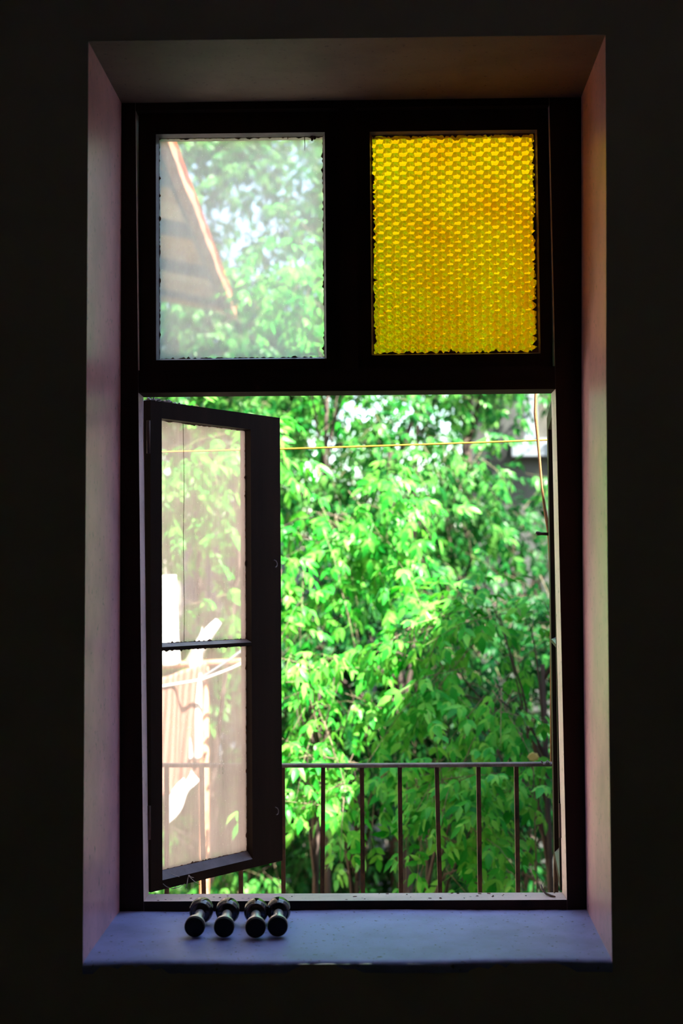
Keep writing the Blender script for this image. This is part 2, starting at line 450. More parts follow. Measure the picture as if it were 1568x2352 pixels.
def ragged_putty(name, x0, x1, z0, z1, y, amp, rr, parent, step=.006, m='putty', wide=.006, thick=.0025):
    """a border of old putty with a broken inner edge, around one pane"""
    bm = bmesh.new()
    def side(fn, L, ya):
        n = max(6, int(L/step)); js = jagged(0, 1, amp, n+1, rr)
        for yy in (ya,):
            A, B, A2, B2 = [], [], [], []
            for k in range(n+1):
                t = k/n
                p, q = fn(t, -wide), fn(t, js[k])
                A.append(bm.verts.new((p[0], yy, p[1]))); B.append(bm.verts.new((q[0], yy, q[1])))
                A2.append(bm.verts.new((p[0], yy-thick, p[1]))); B2.append(bm.verts.new((q[0], yy-thick*.3, q[1])))
            for k in range(n):
                bm.faces.new([A2[k], A2[k+1], B2[k+1], B2[k]]); bm.faces.new([B2[k], B2[k+1], B[k+1], B[k]]); bm.faces.new([B[k], B[k+1], A[k+1], A[k]])
    side(lambda t, d: (x0+(x1-x0)*t, z0+d), x1-x0, y)
    side(lambda t, d: (x0+(x1-x0)*t, z1-d), x1-x0, y)
    side(lambda t, d: (x0+d, z0+(z1-z0)*t), z1-z0, y)
    side(lambda t, d: (x1-d, z0+(z1-z0)*t), z1-z0, y)
    return from_bm(name, bm, M[m], parent)

def light_frame(x0, x1, z0, z1, px0, px1, pz0, pz1, y0, y1, ch):
    """fixed sash: ring with chamfered glazing bead on the room side"""
    bm = bmesh.new()
    def R(a, b, c, d, y): return [bm.verts.new(p) for p in ((a, y, c), (b, y, c), (b, y, d), (a, y, d))]
    o0, o1 = R(x0, x1, z0, z1, y0), R(x0, x1, z0, z1, y1)
    i0 = R(px0-ch, px1+ch, pz0-ch, pz1+ch, y0)
    i1 = R(px0-ch*.55, px1+ch*.55, pz0-ch*.55, pz1+ch*.55, y0+.008)
    i2 = R(px0, px1, pz0, pz1, y0+.019); i3 = R(px0, px1, pz0, pz1, y1)
    for a, b, mi in ((o1, o0, 0), (o0, i0, 0), (i0, i1, 1), (i1, i2, 1), (i2, i3, 0), (i3, o1, 0)):
        for k in range(4):
            bm.faces.new([a[k], a[(k+1) % 4], b[(k+1) % 4], b[k]]).material_index = mi
    o = from_bm('fixed_sash', bm, None)
    o.data.materials.append(M['sash']); o.data.materials.append(M['bead'])
    return W1(o)
rr = random.Random(21)
LP = (-.5415, -.0960, 2.2775, 2.8820)       # clear top pane
RP = (.0375, .4770, 2.2850, 2.8815)         # amber top pane
light_frame(XL(2.6)+.0005, -.0525, 2.2400, 2.9450, *LP, .538, .586, .006)
light_frame(-.0055, XR(2.6)-.0005, 2.2400, 2.9450, *RP, .538, .586, .006)
pane = W1(box('pane', (LP[0]+.0004, .560, LP[2]+.0004), (LP[1]-.0004, .5625, LP[3]-.0004), M['glass_top']))
tag(pane, 'clear upper pane clouded with dust')
W1(ragged_putty('putty', *LP, .5595, .0035, rr, None))
# drips of old paint hanging over the top corner of the pane
bm = bmesh.new()
for (px, py, L, r_) in ((699, 318, .038, .0012), (716, 316, .012, .005), (722, 318, .008, .004), (660, 317, .006, .0015)):
    p = at(px, py, .556)
    add_tube(bm, [(p.x, .557, LP[3]+.002), (p.x+.001, .557, LP[3]-L*.6), (p.x, .557, LP[3]-L)], [r_, r_*.8, r_*.3], 6)
W1(from_bm('paint_drip', bm, M['putty'], smooth=True))

def amber_pane():
    x0, x1, z0, z1 = RP[0]+.0004, RP[1]-.0004, RP[2]+.0004, RP[3]-.0004
    st = .00175
    nx, nz = int((x1-x0)/st), int((z1-z0)/st)
    X, Z = np.meshgrid(np.linspace(x0, x1, nx+1), np.linspace(z0, z1, nz+1))
    P = .0250; colw = P*.83
    h = np.full(X.shape, -1.0)
    xr = (X - x0)/colw
    r2 = np.random.default_rng(3)
    jit = r2.uniform(-.07, .07, (60, 80, 3))
    sx, sz = np.zeros(X.shape), np.zeros(X.shape)
    for dj in (-1, 0, 1, 2):
        J = np.floor(xr).astype(int) + dj
        off = np.where(J % 2 == 0, 0.0, .5)
        for di in (0, 1):
            I = np.floor((Z-z0)/P - off).astype(int) + di
            jj = jit[np.clip(J+5, 0, 59), np.clip(I+5, 0, 79)]
            cz = z0 + (I + off + jj[..., 0])*P; cx = x0 + (J + jj[..., 1])*colw
            d2 = ((X-cx)**2 + (Z-cz)**2)/(P*.57)**2
            h = np.maximum(h, (1-d2)*(1+2.2*jj[..., 2]))
    h = np.clip(h, -.15, 1)
    Yf = .5592 - .0052*h - .00012*np.sin(X*430+3*np.sin(Z*90))*np.sin(Z*380+2*np.sin(X*70))
    V = np.stack([X, Yf, Z], -1).reshape(-1, 3)
    i = np.arange(nz)[:, None]*(nx+1) + np.arange(nx)[None]
    a, b, c, d = i.ravel(), (i+1).ravel(), (i+nx+2).ravel(), (i+nx+1).ravel()
    T = np.concatenate([np.stack([a, b, c], 1), np.stack([a, c, d], 1)])
    n0 = len(V)
    Vb = np.array([(x0, .5632, z0), (x1, .5632, z0), (x1, .5632, z1), (x0, .5632, z1)])
    bot = np.arange(nx+1); top = nz*(nx+1)+np.arange(nx+1); lef = np.arange(nz+1)*(nx+1); rig = lef+nx
    ex = [(n0, n0+2, n0+1), (n0, n0+3, n0+2)]
    def fan(loop, p, q, flip):
        loop = list(loop)
        for k in range(len(loop)-1):
            t = (loop[k], loop[k+1], p if k < len(loop)//2 else q); ex.append(t[::-1] if flip else t)
        k = len(loop)//2; t = (loop[k], q, p); ex.append(t[::-1] if flip else t)
    fan(bot, n0, n0+1, True); fan(top, n0+3, n0+2, False); fan(lef, n0, n0+3, False); fan(rig, n0+1, n0+2, True)
    me = arrays_mesh('pane', np.concatenate([V, Vb]), np.concatenate([T, np.array(ex)]))
    sm = np.zeros(len(me.polygons), bool); sm[:len(T)] = True
    me.polygons.foreach_set('use_smooth', sm)
    return link('pane', me, M['amber'])
ap = W1(amber_pane()); tag(ap, 'amber pane pressed with rows of round bubbles')
W1(ragged_putty('putty', *RP, .5545, .0075, rr, None, .005))

# rubbish and flakes lying on the bottom rail
bm = bmesh.new()
for k in range(34):
    x = rr.uniform(-.55, .51); y = rr.uniform(YF+.008, YB-.006); s = rr.uniform(.0012, .0038)
    q = Matrix.Translation((x, y, .8415)) @ Matrix.Rotation(rr.uniform(0, 6), 4, 'Z') @ Matrix.Diagonal((s*rr.uniform(1, 2.4), s, s*.45, 1))
    bmesh.ops.create_icosphere(bm, subdivisions=1, radius=1, matrix=q)
W1(tag(from_bm('dirt_crumb', bm, M['putty']), kind='stuff'))
# a bent latch hook lying at the right end of the bottom rail
W1(tube('latch_hook', [(.470, .592, .862), (.471, .578, .853), (.479, .562, .8455), (.490, .545, .8435), (.499, .535, .8435)], [.0022, .0028, .003, .003, .002], M['iron'], None, 8))

# casement sashes -----------------------------------------------------
def casement(hinge, ang, width, mirror, z0, z1, zb0, zb1, pz, ps, stile_h, tilt=0):
    """hinge (x,y); local x runs along the sash from the hinge, local y from the room face outwards"""
    root = empty('casement_sash', (hinge[0], hinge[1], z0))
    ca, sa = math.cos(ang), math.sin(ang)
    sgn = -1 if mirror else 1
    Rm = Matrix(((ca*sgn, -sa*sgn, 0), (sa, ca, 0), (0, 0, 1)))
    root.rotation_mode = 'QUATERNION'
    T = .042
    mats = M['sash']
    def L(o):
        # bake the sash's own frame into the mesh so that mirrored sashes keep clean normals
        o.data.transform(Rm.to_4x4())
        if mirror: o.data.flip_normals()
        o.parent = root; return o
    zz = lambda z: z - z0
    H_ = z1 - z0
    L(box('stile', (0, 0, 0), (stile_h, T, H_), mats, bevel=.002))
    L(box('stile', (ps[1], 0, 0), (width, T, H_), mats, bevel=.002))
    L(box('astragal', (width-.001, .016, .003), (width+.018, T, H_-.004), mats, bevel=.002))
    def rail(nm, za, zb, beadlo, beadhi):
        x0, x1 = stile_h+.0003, ps[1]-.0003
        poly = [(0, zz(za)+beadlo*.35), (.020, zz(za)), (T, zz(za)), (T, zz(zb)), (.020, zz(zb)), (.0, zz(zb)-beadhi)]
        o = prism(nm, poly, 'x', x0, x1, mats)
        # the sloping bead next to the glass is painted
        o.data.materials.append(M['bead'])
        for p in o.data.polygons:
            if p.normal.z > .25 and p.normal.y < -.05: p.material_index = 1
        return L(o)
    rail('bottom_rail', z0, pz[0][0], .0, .021)
    rail('glazing_bar', pz[0][1], pz[1][0], .004, .009)
    rail('top_rail', pz[1][1], z1, .006, .0)
    for k, (a, b) in enumerate(pz):
        L(box('pane', (ps[0]+.0005, .022, zz(a)+.0005), (ps[1]-.0005, .0245, zz(b)-.0005), M['glass_sash']))
        o = ragged_putty('putty', ps[0], ps[1], zz(a), zz(b), .0215, .0032, rr, None)
        L(o)
    root.parent = win; root.matrix_parent_inverse = win_inv
    return root, Rm
SA = math.radians(53)
sashL, RmL = casement((-.572, .6005), SA, .545, False, .8460, 2.1720, 0, 0, [(.8920, 1.4880), (1.5080, 2.1235)], (.0430, .4110), .0430)
sashR, RmR = casement((.5215, .6005), math.radians(95.7), .530, True, .8460, 2.1720, 0, 0, [(.8920, 1.4880), (1.5080, 2.1235)], (.0430, .4110), .0430)
def on_sash(o, root, Rm):
    o.data.transform(Rm.to_4x4()); o.parent = root; return o
for z in (1.7297, .9964):                   # two eyelets on the free stile
    pts = [(.512+.0, -.001, z-.846+.011)]
    for k in range(9):
        t = math.radians(70 - 22*k); pts.append((.510+.009*math.cos(t), -.006-.0015*k*.3, z-.846+.010*math.sin(t)))
    on_sash(tube('eyelet', pts, .0016, M['iron_rail'], None, 6), sashL, RmL)
# crack in the upper sash pane (px 432): a thin dark line of dirt
pts = [(.150+.0035*math.sin(k*.9)*.5, .0212, .6645+.6115*k/12) for k in range(13)]
c = on_sash(tube('glass_crack', pts, .0008, M['putty'], None, 5), sashL, RmL)
# peeling paint and dust heaped on the top rail near the hinge
bm = bmesh.new()
for k in range(60):
    s = rr.random()**1.5*.17 + .01; q = Matrix.Translation((s, rr.uniform(.004, .038), 1.326+rr.uniform(0, .007)*(1-s/.2))) @ Matrix.Rotation(rr.uniform(0, 6), 4, (rr.random(), rr.random(), 1)) @ Matrix.Diagonal((rr.uniform(.004, .012), rr.uniform(.003, .007), .0015, 1))
    bmesh.ops.create_icosphere(bm, subdivisions=1, radius=1, matrix=q)
tag(on_sash(from_bm('paint_flake', bm, M['flake']), sashL, RmL), kind='stuff')
# hinges of both sashes
for root, Rm in ((sashL, RmL), (sashR, RmR)):
    for z in (.14, 1.18):
        on_sash(tube('hinge', [(-.004, .004, z), (-.004, .004, z+.09)], .0055, M['iron'], None, 10), root, Rm)
# thumb latch sticking out of the right sash
pL = at(1248, 1226, 1.05)
on_sash(tube('latch', [(.474, -.002, pL.z-.846), (.474, -.022, pL.z-.846+.001), (.474, -.034, pL.z-.846+.002), (.474, -.040, pL.z-.846+.004)], [.005, .0045, .007, .004], M['iron'], None, 10), sashR, RmR)

# ------------------------------------------------------------------ dumb-bells on the sill
def lathe(name, prof, m, parent, n=36):
    """prof: (radius, along) along local y"""
    bm = bmesh.new(); rings = []
    for r_, t in prof:
        if r_ < 1e-6: rings.append([bm.verts.new((0, t, 0))])
        else: rings.append([bm.verts.new((r_*math.cos(2*math.pi*k/n), t, r_*math.sin(2*math.pi*k/n))) for k in range(n)])
    for a, b in zip(rings, rings[1:]):
        for k in range(n):
            q = [a[k % len(a)], a[(k+1) % len(a)], b[(k+1) % len(b)], b[k % len(b)]]
            q = list(dict.fromkeys(q))
            if len(q) > 2: bm.faces.new(q)
    o = from_bm(name, bm, m, parent)
    me = o.data; me.polygons.foreach_set('use_smooth', [True]*len(me.polygons))
    me.set_sharp_from_angle(angle=math.radians(40))
    return o
R1, R2 = .0245, .0300
def make_bell():
    root = empty('dumbbell')
    lathe('grip', [(0, .030), (.0105, .030), (.0105, .034), (.0125, .040), (.0125, .120), (.0105, .126), (.0105, .134), (0, .134)], M['chrome'], root)
    a = lathe('head', [(0, 0), (.020, 0), (.0232, .0016), (R1, .006), (R1, .022), (.0225, .030), (.014, .033), (0, .033)], M['rubber_matt'], root)
    lathe('collar', [(.0190, .0295), (.0222, .0306), (.0236, .0240), (.0250, .0225), (.0250, .0135), (.0240, .0125)], M['chrome'], a)
    b = lathe('head', [(0, .128), (.016, .129), (.0225, .133), (.0265, .1365), (R2, .146), (R2, .168), (.0285, .177), (.022, .185), (.010, .189), (0, .1895)], M['rubber'], root)
    lathe('rim', [(.0225, .1325), (.0250, .1312), (.0272, .1340), (.0272, .1375), (.0255, .1372)], M['rubber'], b)
    return root
proto = make_bell()
BELLS = [((446, 2130), (469, 2077)), ((513.8, 2131), (527, 2077)), ((586.5, 2132), (588.5, 2077)), ((637.2, 2129), (641, 2077))]
BL = ['first black and chrome dumbbell from the sash end, slanting most across the sill',
      'second black and chrome dumbbell from the sash end, beside the slanting one',
      'third black and chrome dumbbell, first of the close pair on the sill',
      'fourth black and chrome dumbbell, the one farthest along the bare blue sill']
for k, (a, b) in enumerate(BELLS):
    if k == 0: o = proto
    else:
        o = proto.copy(); COL.objects.link(o)
        for ch in proto.children:
            c = ch.copy(); COL.objects.link(c); c.parent = o
            for gch in ch.children:
                d = gch.copy(); COL.objects.link(d); d.parent = c
    za = .8185
    pa = at(*a, .245); 
    # near face centre: meet the sight line at the height of the axis
    def onZ(px, py, z):
        d = _F + CR*(px-W/2)/FPX - CU*(py-H/2)/FPX
        return Vector(CAM + d*(z-CAM[2])/d[2])
    P0, P1 = onZ(*a, za+R1), onZ(*b, za+R2)
    dv = (P1-P0); yaw = math.atan2(-dv.x, dv.y)
    pitch = math.atan2(R2-R1, .15)
    o.location = (P0.x, P0.y, za+R1-.0006)
    o.rotation_euler = (pitch, [.0, .5, 1.2, 2.1][k]*0, yaw)
    tag(o, BL[k], 'dumbbell', 'dumbbells on the window sill')

# cobweb in the lower corner of the sash
web = bmesh.new()
def wp(px, py, Y): return at(px, py, Y)
for a, b, sag in (((369, 2025), (395, 2041), .004), ((395, 2041), (404, 2040), .001), ((395, 2041), (424, 2030), .003), ((432, 2015), (428, 2040), .002), ((433, 2012), (460, 2032), .003), ((434, 2012), (445, 2016), .001), ((392, 2006), (412, 2014), .001), ((432, 2014), (425, 2042), .004)):
    p, q = wp(*a, .640), wp(*b, .625); mid = (p+q)/2 - Vector((0, 0, sag))
    add_tube(web, [p, mid, q], [.0007, .0009, .0006], 5)
for c_, r_ in (((371, 2023), .0034), ((403, 2039), .0026), ((434, 2012), .0028)):
    p = wp(*c_, .642); bmesh.ops.create_icosphere(web, subdivisions=2, radius=r_, matrix=Matrix.Translation(p))
tag(from_bm('cobweb', web, M['web'], smooth=True), 'dusty white cobweb strands at the foot of the open brown sash', 'cobweb')

# ------------------------------------------------------------------ balcony
tag(box('balcony_floor', (-1.35, YO, -.02), (1.62, 1.26, .10), M['concrete']), kind='structure')
rail = empty('balcony_railing', (0, 1.2, .10))
def RL(o): o.parent = rail; o.matrix_parent_inverse = Matrix.Translation((0, -1.2, -.10)); return o
ra, rb = at(655, 1758.5, 1.2), at(1262, 1757.5, 1.2)
sl_ = (rb.z-ra.z)/(rb.x-ra.x); zr = lambda x: ra.z + sl_*(x-ra.x) - .0035*math.cos((x+.1)*2.2) + .0035
bm = bmesh.new(); xs = np.linspace(-1.30, 1.58, 30); prev = None
for x in xs:
    z = zr(x)
    ring = [bm.verts.new((x, 1.2+dy, z+dz)) for dy, dz in ((-.012, -.0055), (-.012, .0035), (-.009, .0065), (.009, .0065), (.012, .0035), (.012, -.0055))]
    if prev:
        for k in range(6): bm.faces.new([prev[k], prev[(k+1) % 6], ring[(k+1) % 6], ring[k]])
    else: bm.faces.new(ring)
    prev = ring
bm.faces.new(prev)
RL(from_bm('top_rail', bm, M['iron_rail']))
bars = [-.6119, -.4985, -.3824, -.2508, -.1293, -.0053, .112, .2305, .3556, .4726]
bars = [-1.2, -1.08, -.96, -.845, -.728] + bars + [.592, .711, .83, .95, 1.07, 1.19, 1.31, 1.43]
for i, x in enumerate(bars):
    bm = bmesh.new(); pts = []
    rb_ = random.Random(i)
    n = 7
    prev = None
    for k in range(n):
        t = k/(n-1); z = .1 + (zr(x)-.0055-.1)*t
        cx = x + (.004*math.sin(t*5+i) if i % 3 == 0 else 0) ; h = .0066
        ring = [bm.verts.new((cx+a, 1.2+b, z)) for a, b in ((-h, -h), (h, -h), (h, h), (-h, h))]
        if prev:
            for q in range(4): bm.faces.new([prev[q], prev[(q+1) % 4], ring[(q+1) % 4], ring[q]])
        else: bm.faces.new(ring[::-1])
        prev = ring
    bm.faces.new(prev)
    RL(from_bm('bar', bm, M['iron']))
# a twist of wire round the rail near the right sash
hk = [(rb.x-.028+.004*k, 1.2-.013+.006*math.sin(k*1.6), zr(rb.x)+.006+.006*math.cos(k*1.3)) for k in range(9)]
RL(tube('wire_tie', hk, .0022, M['iron_rail'], None, 6))
tag(rail, 'rusty iron balcony railing with thin square bars below a flat rail', 'railing')

# cords
ca_, cb_ = at(655, 1027, 1.32), at(1262, 1008, 1.32)
pts = []
for k in range(33):
    t = -0.95 + 2.4*k/32
    p = ca_.lerp(cb_, t); pts.append(p + Vector((0, 0, -.006*math.sin(math.pi*min(max((t+.95)/2.4, 0), 1)))))
tag(tube('clothesline', pts, .0027, M['cord_yellow'], None, 6), 'thin yellow line strung straight across the open window', 'clothesline')
rope = [(1231, 860), (1230, 905), (1229, 950), (1234, 1000), (1239, 1060), (1244, 1120), (1251, 1170), (1258, 1210), (1262, 1240), (1263.5, 1290), (1264.5, 1340), (1266, 1500), (1266, 1759)]
tag(tube('rope', [at(x, y, 1.214) for x, y in rope], [.0045, .0045, .0054, .0050, .0040, .0036, .0048, .0060, .0062, .0052, .0048, .0045, .0045], M['cord_orange'], None, 8), 'slack tan rope hanging beside the edge of the open sash', 'rope')

# ------------------------------------------------------------------ outside: ground, neighbouring buildings
tag(box('ground', (-30, YO+.001, -3.3), (30, 60, -3.0), M['earth']), kind='structure')

# the neighbouring wing on the left: wall, boarded eave, fascia
wing = empty('neighbouring_wing', (-1.75, 5, -3.0))
def WG(o): o.parent = wing; o.matrix_parent_inverse = Matrix.Translation((1.75, -5, 3.0)); return o
eA, eB = at(386, 322, 2.75), at(543, 727, 6.80)
ez = .5*(eA.z+eB.z)
XE = lambda Y: eA.x + (eB.x-eA.x)*(Y-2.75)/(6.80-2.75)
ZE = lambda Y: eA.z + (eB.z-eA.z)*(Y-2.75)/(6.80-2.75)
WX = -2.05                                   # wall line of the wing
RS = .20                                     # rise of the eave towards the wall
Y0e, Y1e = 1.0, 6.80
np_ = 17
rs = random.Random(5)
ys = [Y0e]
while ys[-1] < Y1e-.2: ys.append(ys[-1] + rs.uniform(.24, .42))
ys[-1] = Y1e
order = [0, 2, 1, 2, 0, 3, 1, 0, 2, 1, 3, 0, 1, 2, 0, 1, 3, 0, 1, 2, 0, 1, 1, 3]
for k, (ya, yb) in enumerate(zip(ys, ys[1:])):
    dz = rs.uniform(-.008, .012)
    bm = bmesh.new()
    xe_a, xe_b = XE(ya), XE(yb)
    rag = rs.uniform(-.02, .02)
    v = []
    for lift in (0, .02):
        for x, y in ((xe_a-.02, ya+.004), (xe_b-.02, yb-.004), (WX-.02, yb-.004+rag), (WX-.02, ya+.004+rag)):
            z = ZE(y) + RS*(xe_a-x) + dz + lift
            v.append(bm.verts.new((x, y, z)))
    for f in ((0, 1, 2, 3), (7, 6, 5, 4), (0, 4, 5, 1), (1, 5, 6, 2), (2, 6, 7, 3), (3, 7, 4, 0)): bm.faces.new([v[i] for i in f])
    WG(from_bm('eave_board', bm, M['soffit%d' % order[k % len(order)]]))
def eave_strip(name, dx0, dx1, z0, z1, m, wav=.0):
    bm = bmesh.new(); prev = None; n = 40; r_ = random.Random(9)
    for k in range(n+1):
        y = Y0e + (Y1e+.05-Y0e)*k/n; x = XE(y); z = ZE(y); j = r_.uniform(-wav, wav)
        ring = [bm.verts.new((x+dx0, y, z+z0)), bm.verts.new((x+dx1+j, y, z+z0)), bm.verts.new((x+dx1+j, y, z+z1)), bm.verts.new((x+dx0, y, z+z1))]
        if prev:
            for q in range(4): bm.faces.new([prev[q], prev[(q+1) % 4], ring[(q+1) % 4], ring[q]])
        else: bm.faces.new(ring)
        prev = ring
    bm.faces.new(prev[::-1])
    return WG(from_bm(name, bm, m))
eave_strip('fascia', -.052, .0, -.012, .06, M['fascia'], .006)
eave_strip('gutter_seam', -.070, -.055, -.016, .02, M['seam'])
# roof sheet over the boards
bm = bmesh.new()
v = [bm.verts.new(p) for p in ((XE(Y0e)+.01, Y0e, ZE(Y0e)+.065), (XE(Y1e)+.01, Y1e+.04, ZE(Y1e)+.065), (-4.4, Y1e+.04, ZE(Y1e)+RS*3.6+.09), (-4.4, Y0e, ZE(Y0e)+RS*3.6+.09))]
bm.faces.new(v); bmesh.ops.solidify(bm, geom=bm.faces[:], thickness=-.01)
WG(from_bm('roof_sheet', bm, M['fascia']))
bm = bmesh.new(); add_prism(bm, [(WX, -3.0), (WX, ZE(4)+RS*(XE(4)-WX)-.03), (-4.2, ZE(4)+RS*(XE(4)+4.2)-.03), (-4.2, -3.0)], 'y', YO+.01, 6.7)
WG(from_bm('wall', bm, M['rough_cast']))
tag(wing, 'neighbouring wing with brown boarded eave and rust-red edge, seen through the clear top pane', 'building')

# added unseen block on the right, shading trees and bouncing blue light
rw = empty('added_shade_block', (2.4, 3.2, -3.0))
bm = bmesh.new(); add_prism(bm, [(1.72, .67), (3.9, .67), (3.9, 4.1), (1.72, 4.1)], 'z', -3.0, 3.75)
o = from_bm('wall', bm, M['blue_bounce'], rw); o.matrix_parent_inverse = Matrix.Translation((-2.4, -3.2, 3.0))
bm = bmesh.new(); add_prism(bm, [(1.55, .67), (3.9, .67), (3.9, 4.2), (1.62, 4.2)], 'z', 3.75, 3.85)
o = from_bm('roof', bm, M['fascia'], rw); o.matrix_parent_inverse = Matrix.Translation((-2.4, -3.2, 3.0))  # top slab of the same added block
tag(rw, 'added unseen pale blue block past the right sash, casting shade and blue bounce', 'building')

# grey house with a white framed window, behind the trees at the right edge
hs = empty('grey_house', (2.3, 8.6, -3.0))
def HS(o): o.parent = hs; o.matrix_parent_inverse = Matrix.Translation((-2.3, -8.6, 3.0)); return o
HY = 8.6
wa, wb = at(1203, 900, HY), at(1330, 1022, HY)
bm = bmesh.new()
def wall_with_hole(bm, X0, X1, Z0, Z1, x0, x1, z0, z1, y, d):
    for (a, b, c, e) in ((X0, x0, Z0, Z1), (x1, X1, Z0, Z1), (x0, x1, Z0, z0), (x0, x1, z1, Z1)): add_box(bm, (a, y, c), (b, y+d, e))
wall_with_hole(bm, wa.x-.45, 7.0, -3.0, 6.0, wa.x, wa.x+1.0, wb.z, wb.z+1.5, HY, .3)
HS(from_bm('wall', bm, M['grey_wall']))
wf = HS(box('window_frame', (wa.x, HY+.02, wb.z), (wa.x+.11, HY+.09, wb.z+1.5), M['white_frame'], bevel=.01))
for x in (wa.x+.30, wa.x+.89): HS(box('window_frame', (x, HY+.02, wb.z+.06), (x+.08 if x < wa.x+.5 else x+.11, HY+.09, wb.z+1.44), M['white_frame'], bevel=.01))
for z in (wb.z, wb.z+1.44): HS(box('window_rail', (wa.x+.11, HY+.02, z), (wa.x+1.0, HY+.09, z+.06), M['white_frame'], bevel=.01))
HS(box('pane', (wa.x+.11, HY+.05, wb.z+.06), (wa.x+.89, HY+.055, wb.z+1.44), M['glass_clear']))
HS(box('window_sill', (wa.x-.12, HY-.14, wb.z-.10), (wa.x+1.1, HY+.01, wb.z), M['white_frame'], bevel=.02))
HS(box('room_shade_sheet', (wa.x, HY+.29, wb.z), (wa.x+1.0, HY+.30, wb.z+1.5), M['seam']))  # dark sheet in place of the unlit room behind the pane
tag(hs, 'dark grey house wall with a white framed window among the far leaves', 'building')

# low sheet-metal fence glimpsed between the trunks
fn = empty('metal_fence', (.4, 9.3, -3.0))
for k in range(14):
    x = -1.6 + .36*k
    bm = bmesh.new(); n = 6; prev = None
    for i in range(n+1):
        y = .018*math.cos(i*math.pi); xx = x + .35*i/n
        pr = [bm.verts.new((xx, 9.3+y, -3.0)), bm.verts.new((xx, 9.3+y, 2.02+.03*(k % 3))), bm.verts.new((xx, 9.306+y, 2.02+.03*(k % 3))), bm.verts.new((xx, 9.306+y, -3.0))]
        if prev:
            for q in range(4): bm.faces.new([prev[q], prev[(q+1) % 4], pr[(q+1) % 4], pr[q]])
        else: bm.faces.new(pr)
        prev = pr
    bm.faces.new(prev[::-1])
    o = from_bm('sheet', bm, M['metal_sheet']); o.parent = fn; o.matrix_parent_inverse = Matrix.Translation((-.4, -9.3, 3.0))
tag(fn, 'blue-grey sheet metal fence half hidden behind the leaves and trunks', 'fence')

# ------------------------------------------------------------------ washing on its lines
def cloth(name, c00, c10, c11, c01, m, folds=5, amp=.02, nx=28, ny=30, seed=0, th=.004):
    """corners bottom left, bottom right, top right, top left"""
    r_ = random.Random(seed); ph = r_.random()*6
    bm = bmesh.new(); uvl = bm.loops.layers.uv.new('uv')
    c00, c10, c11, c01 = map(Vector, (c00, c10, c11, c01))
    grid = []
    for j in range(ny+1):
        t = j/ny; row = []
        for i in range(nx+1):
            s = i/nx
            p = (c00*(1-s)+c10*s)*(1-t) + (c01*(1-s)+c11*s)*t
            a = amp*(.35+.65*(1-t))
            p.y += a*math.sin(s*folds*2*math.pi + ph + 1.1*math.sin(2.2*t+ph)) ; p.x += .35*a*math.cos(s*folds*2*math.pi+ph*2+t*2)
            p.z += .004*math.sin(s*9+ph)*(1-t)
            row.append(bm.verts.new(p))
        grid.append(row)
    for j in range(ny):
        for i in range(nx):
            f = bm.faces.new([grid[j][i], grid[j][i+1], grid[j+1][i+1], grid[j+1][i]])
            for lp, (a, b) in zip(f.loops, ((i, j), (i+1, j), (i+1, j+1), (i, j+1))): lp[uvl].uv = (a/nx, b/ny)
    me = bpy.data.meshes.new(name); bm.to_mesh(me); bm.free()
    me.polygons.foreach_set('use_smooth', [True]*len(me.polygons))
    o = link(name, me, m)
    md = o.modifiers.new('thickness', 'SOLIDIFY'); md.thickness = th
    return o
YL = 2.5
tag(cloth('towel', at(250, 1885, YL), at(452, 1795, YL+.5), at(478, 1520, YL+.5), at(250, 1600, YL), M['peach_cloth'], 4, .03, seed=1), 'peach striped towel hanging on the line outside the lower sash pane', 'towel', 'washing hung out to dry')
tag(cloth('pillowcase', at(434, 1745, YL+.42), at(461, 1745, YL+.46), at(466, 1440, YL+.46), at(436, 1520, YL+.42), M['white_cloth'], 1.3, .02, 10, 30, seed=2), 'narrow white cloth hanging in front of the peach towel edge', 'cloth', 'washing hung out to dry')
tag(cloth('shirt', at(384, 1905, YL+.30), at(455, 1790, YL+.44), at(440, 1770, YL+.44), at(384, 1825, YL+.30), M['white_cloth'], 1.5, .02, 16, 16, seed=3), 'white cloth corner hanging below the hem of the peach towel', 'cloth', 'washing hung out to dry')
tag(cloth('sheet', at(250, 1560, YL+.30), at(418, 1525, YL+.52), at(404, 1320, YL+.52), at(250, 1330, YL+.30), M['mint_cloth'], 3, .03, seed=4), 'pale greenish white sheet hanging highest behind the cracked sash pane', 'sheet', 'washing hung out to dry')
tag(tube('sleeve', [at(440, 1530, YL+.54), at(462, 1480, YL+.54), at(482, 1450, YL+.54), at(502, 1426, YL+.54)], [.036, .030, .026, .016], M['white_cloth'], None, 10), 'white rolled cloth bundle sticking up beyond the sash glazing bar', 'cloth', 'washing hung out to dry')
la = [(200, 1612), (370, 1577), (460, 1562), (520, 1540), (572, 1516)]
tag(tube('clothesline', [at(x, y, YL+.2+.001*(x-300)) for x, y in la], .006, M['web'], None, 6), 'pale grey washing line sagging behind the lower sash pane', 'clothesline')
lb = [(200, 1640), (468, 1553), (522, 1519), (560, 1490)]
tag(tube('clothesline', [at(x, y, YL+.3+.001*(x-300)) for x, y in lb], .006, M['metal_sheet'], None, 6), 'blue washing line running up behind the lower sash pane', 'clothesline')
tag(tube('clothes_pole', [at(180, 1540, YL+.62), at(460, 1524, YL+.62), at(575, 1518, YL+.62)], [.016, .015, .014], M['fascia'], None, 10), 'rust-red pole holding the washing lines beyond the sash', 'pole')
tag(tube('clothes_post', [at(468, 1518, YL+.66), (at(468, 1518, YL+.66).x, YL+.66, -3.0)], .022, M['fascia'], None, 10), 'rust-red upright post under the washing pole', 'post')

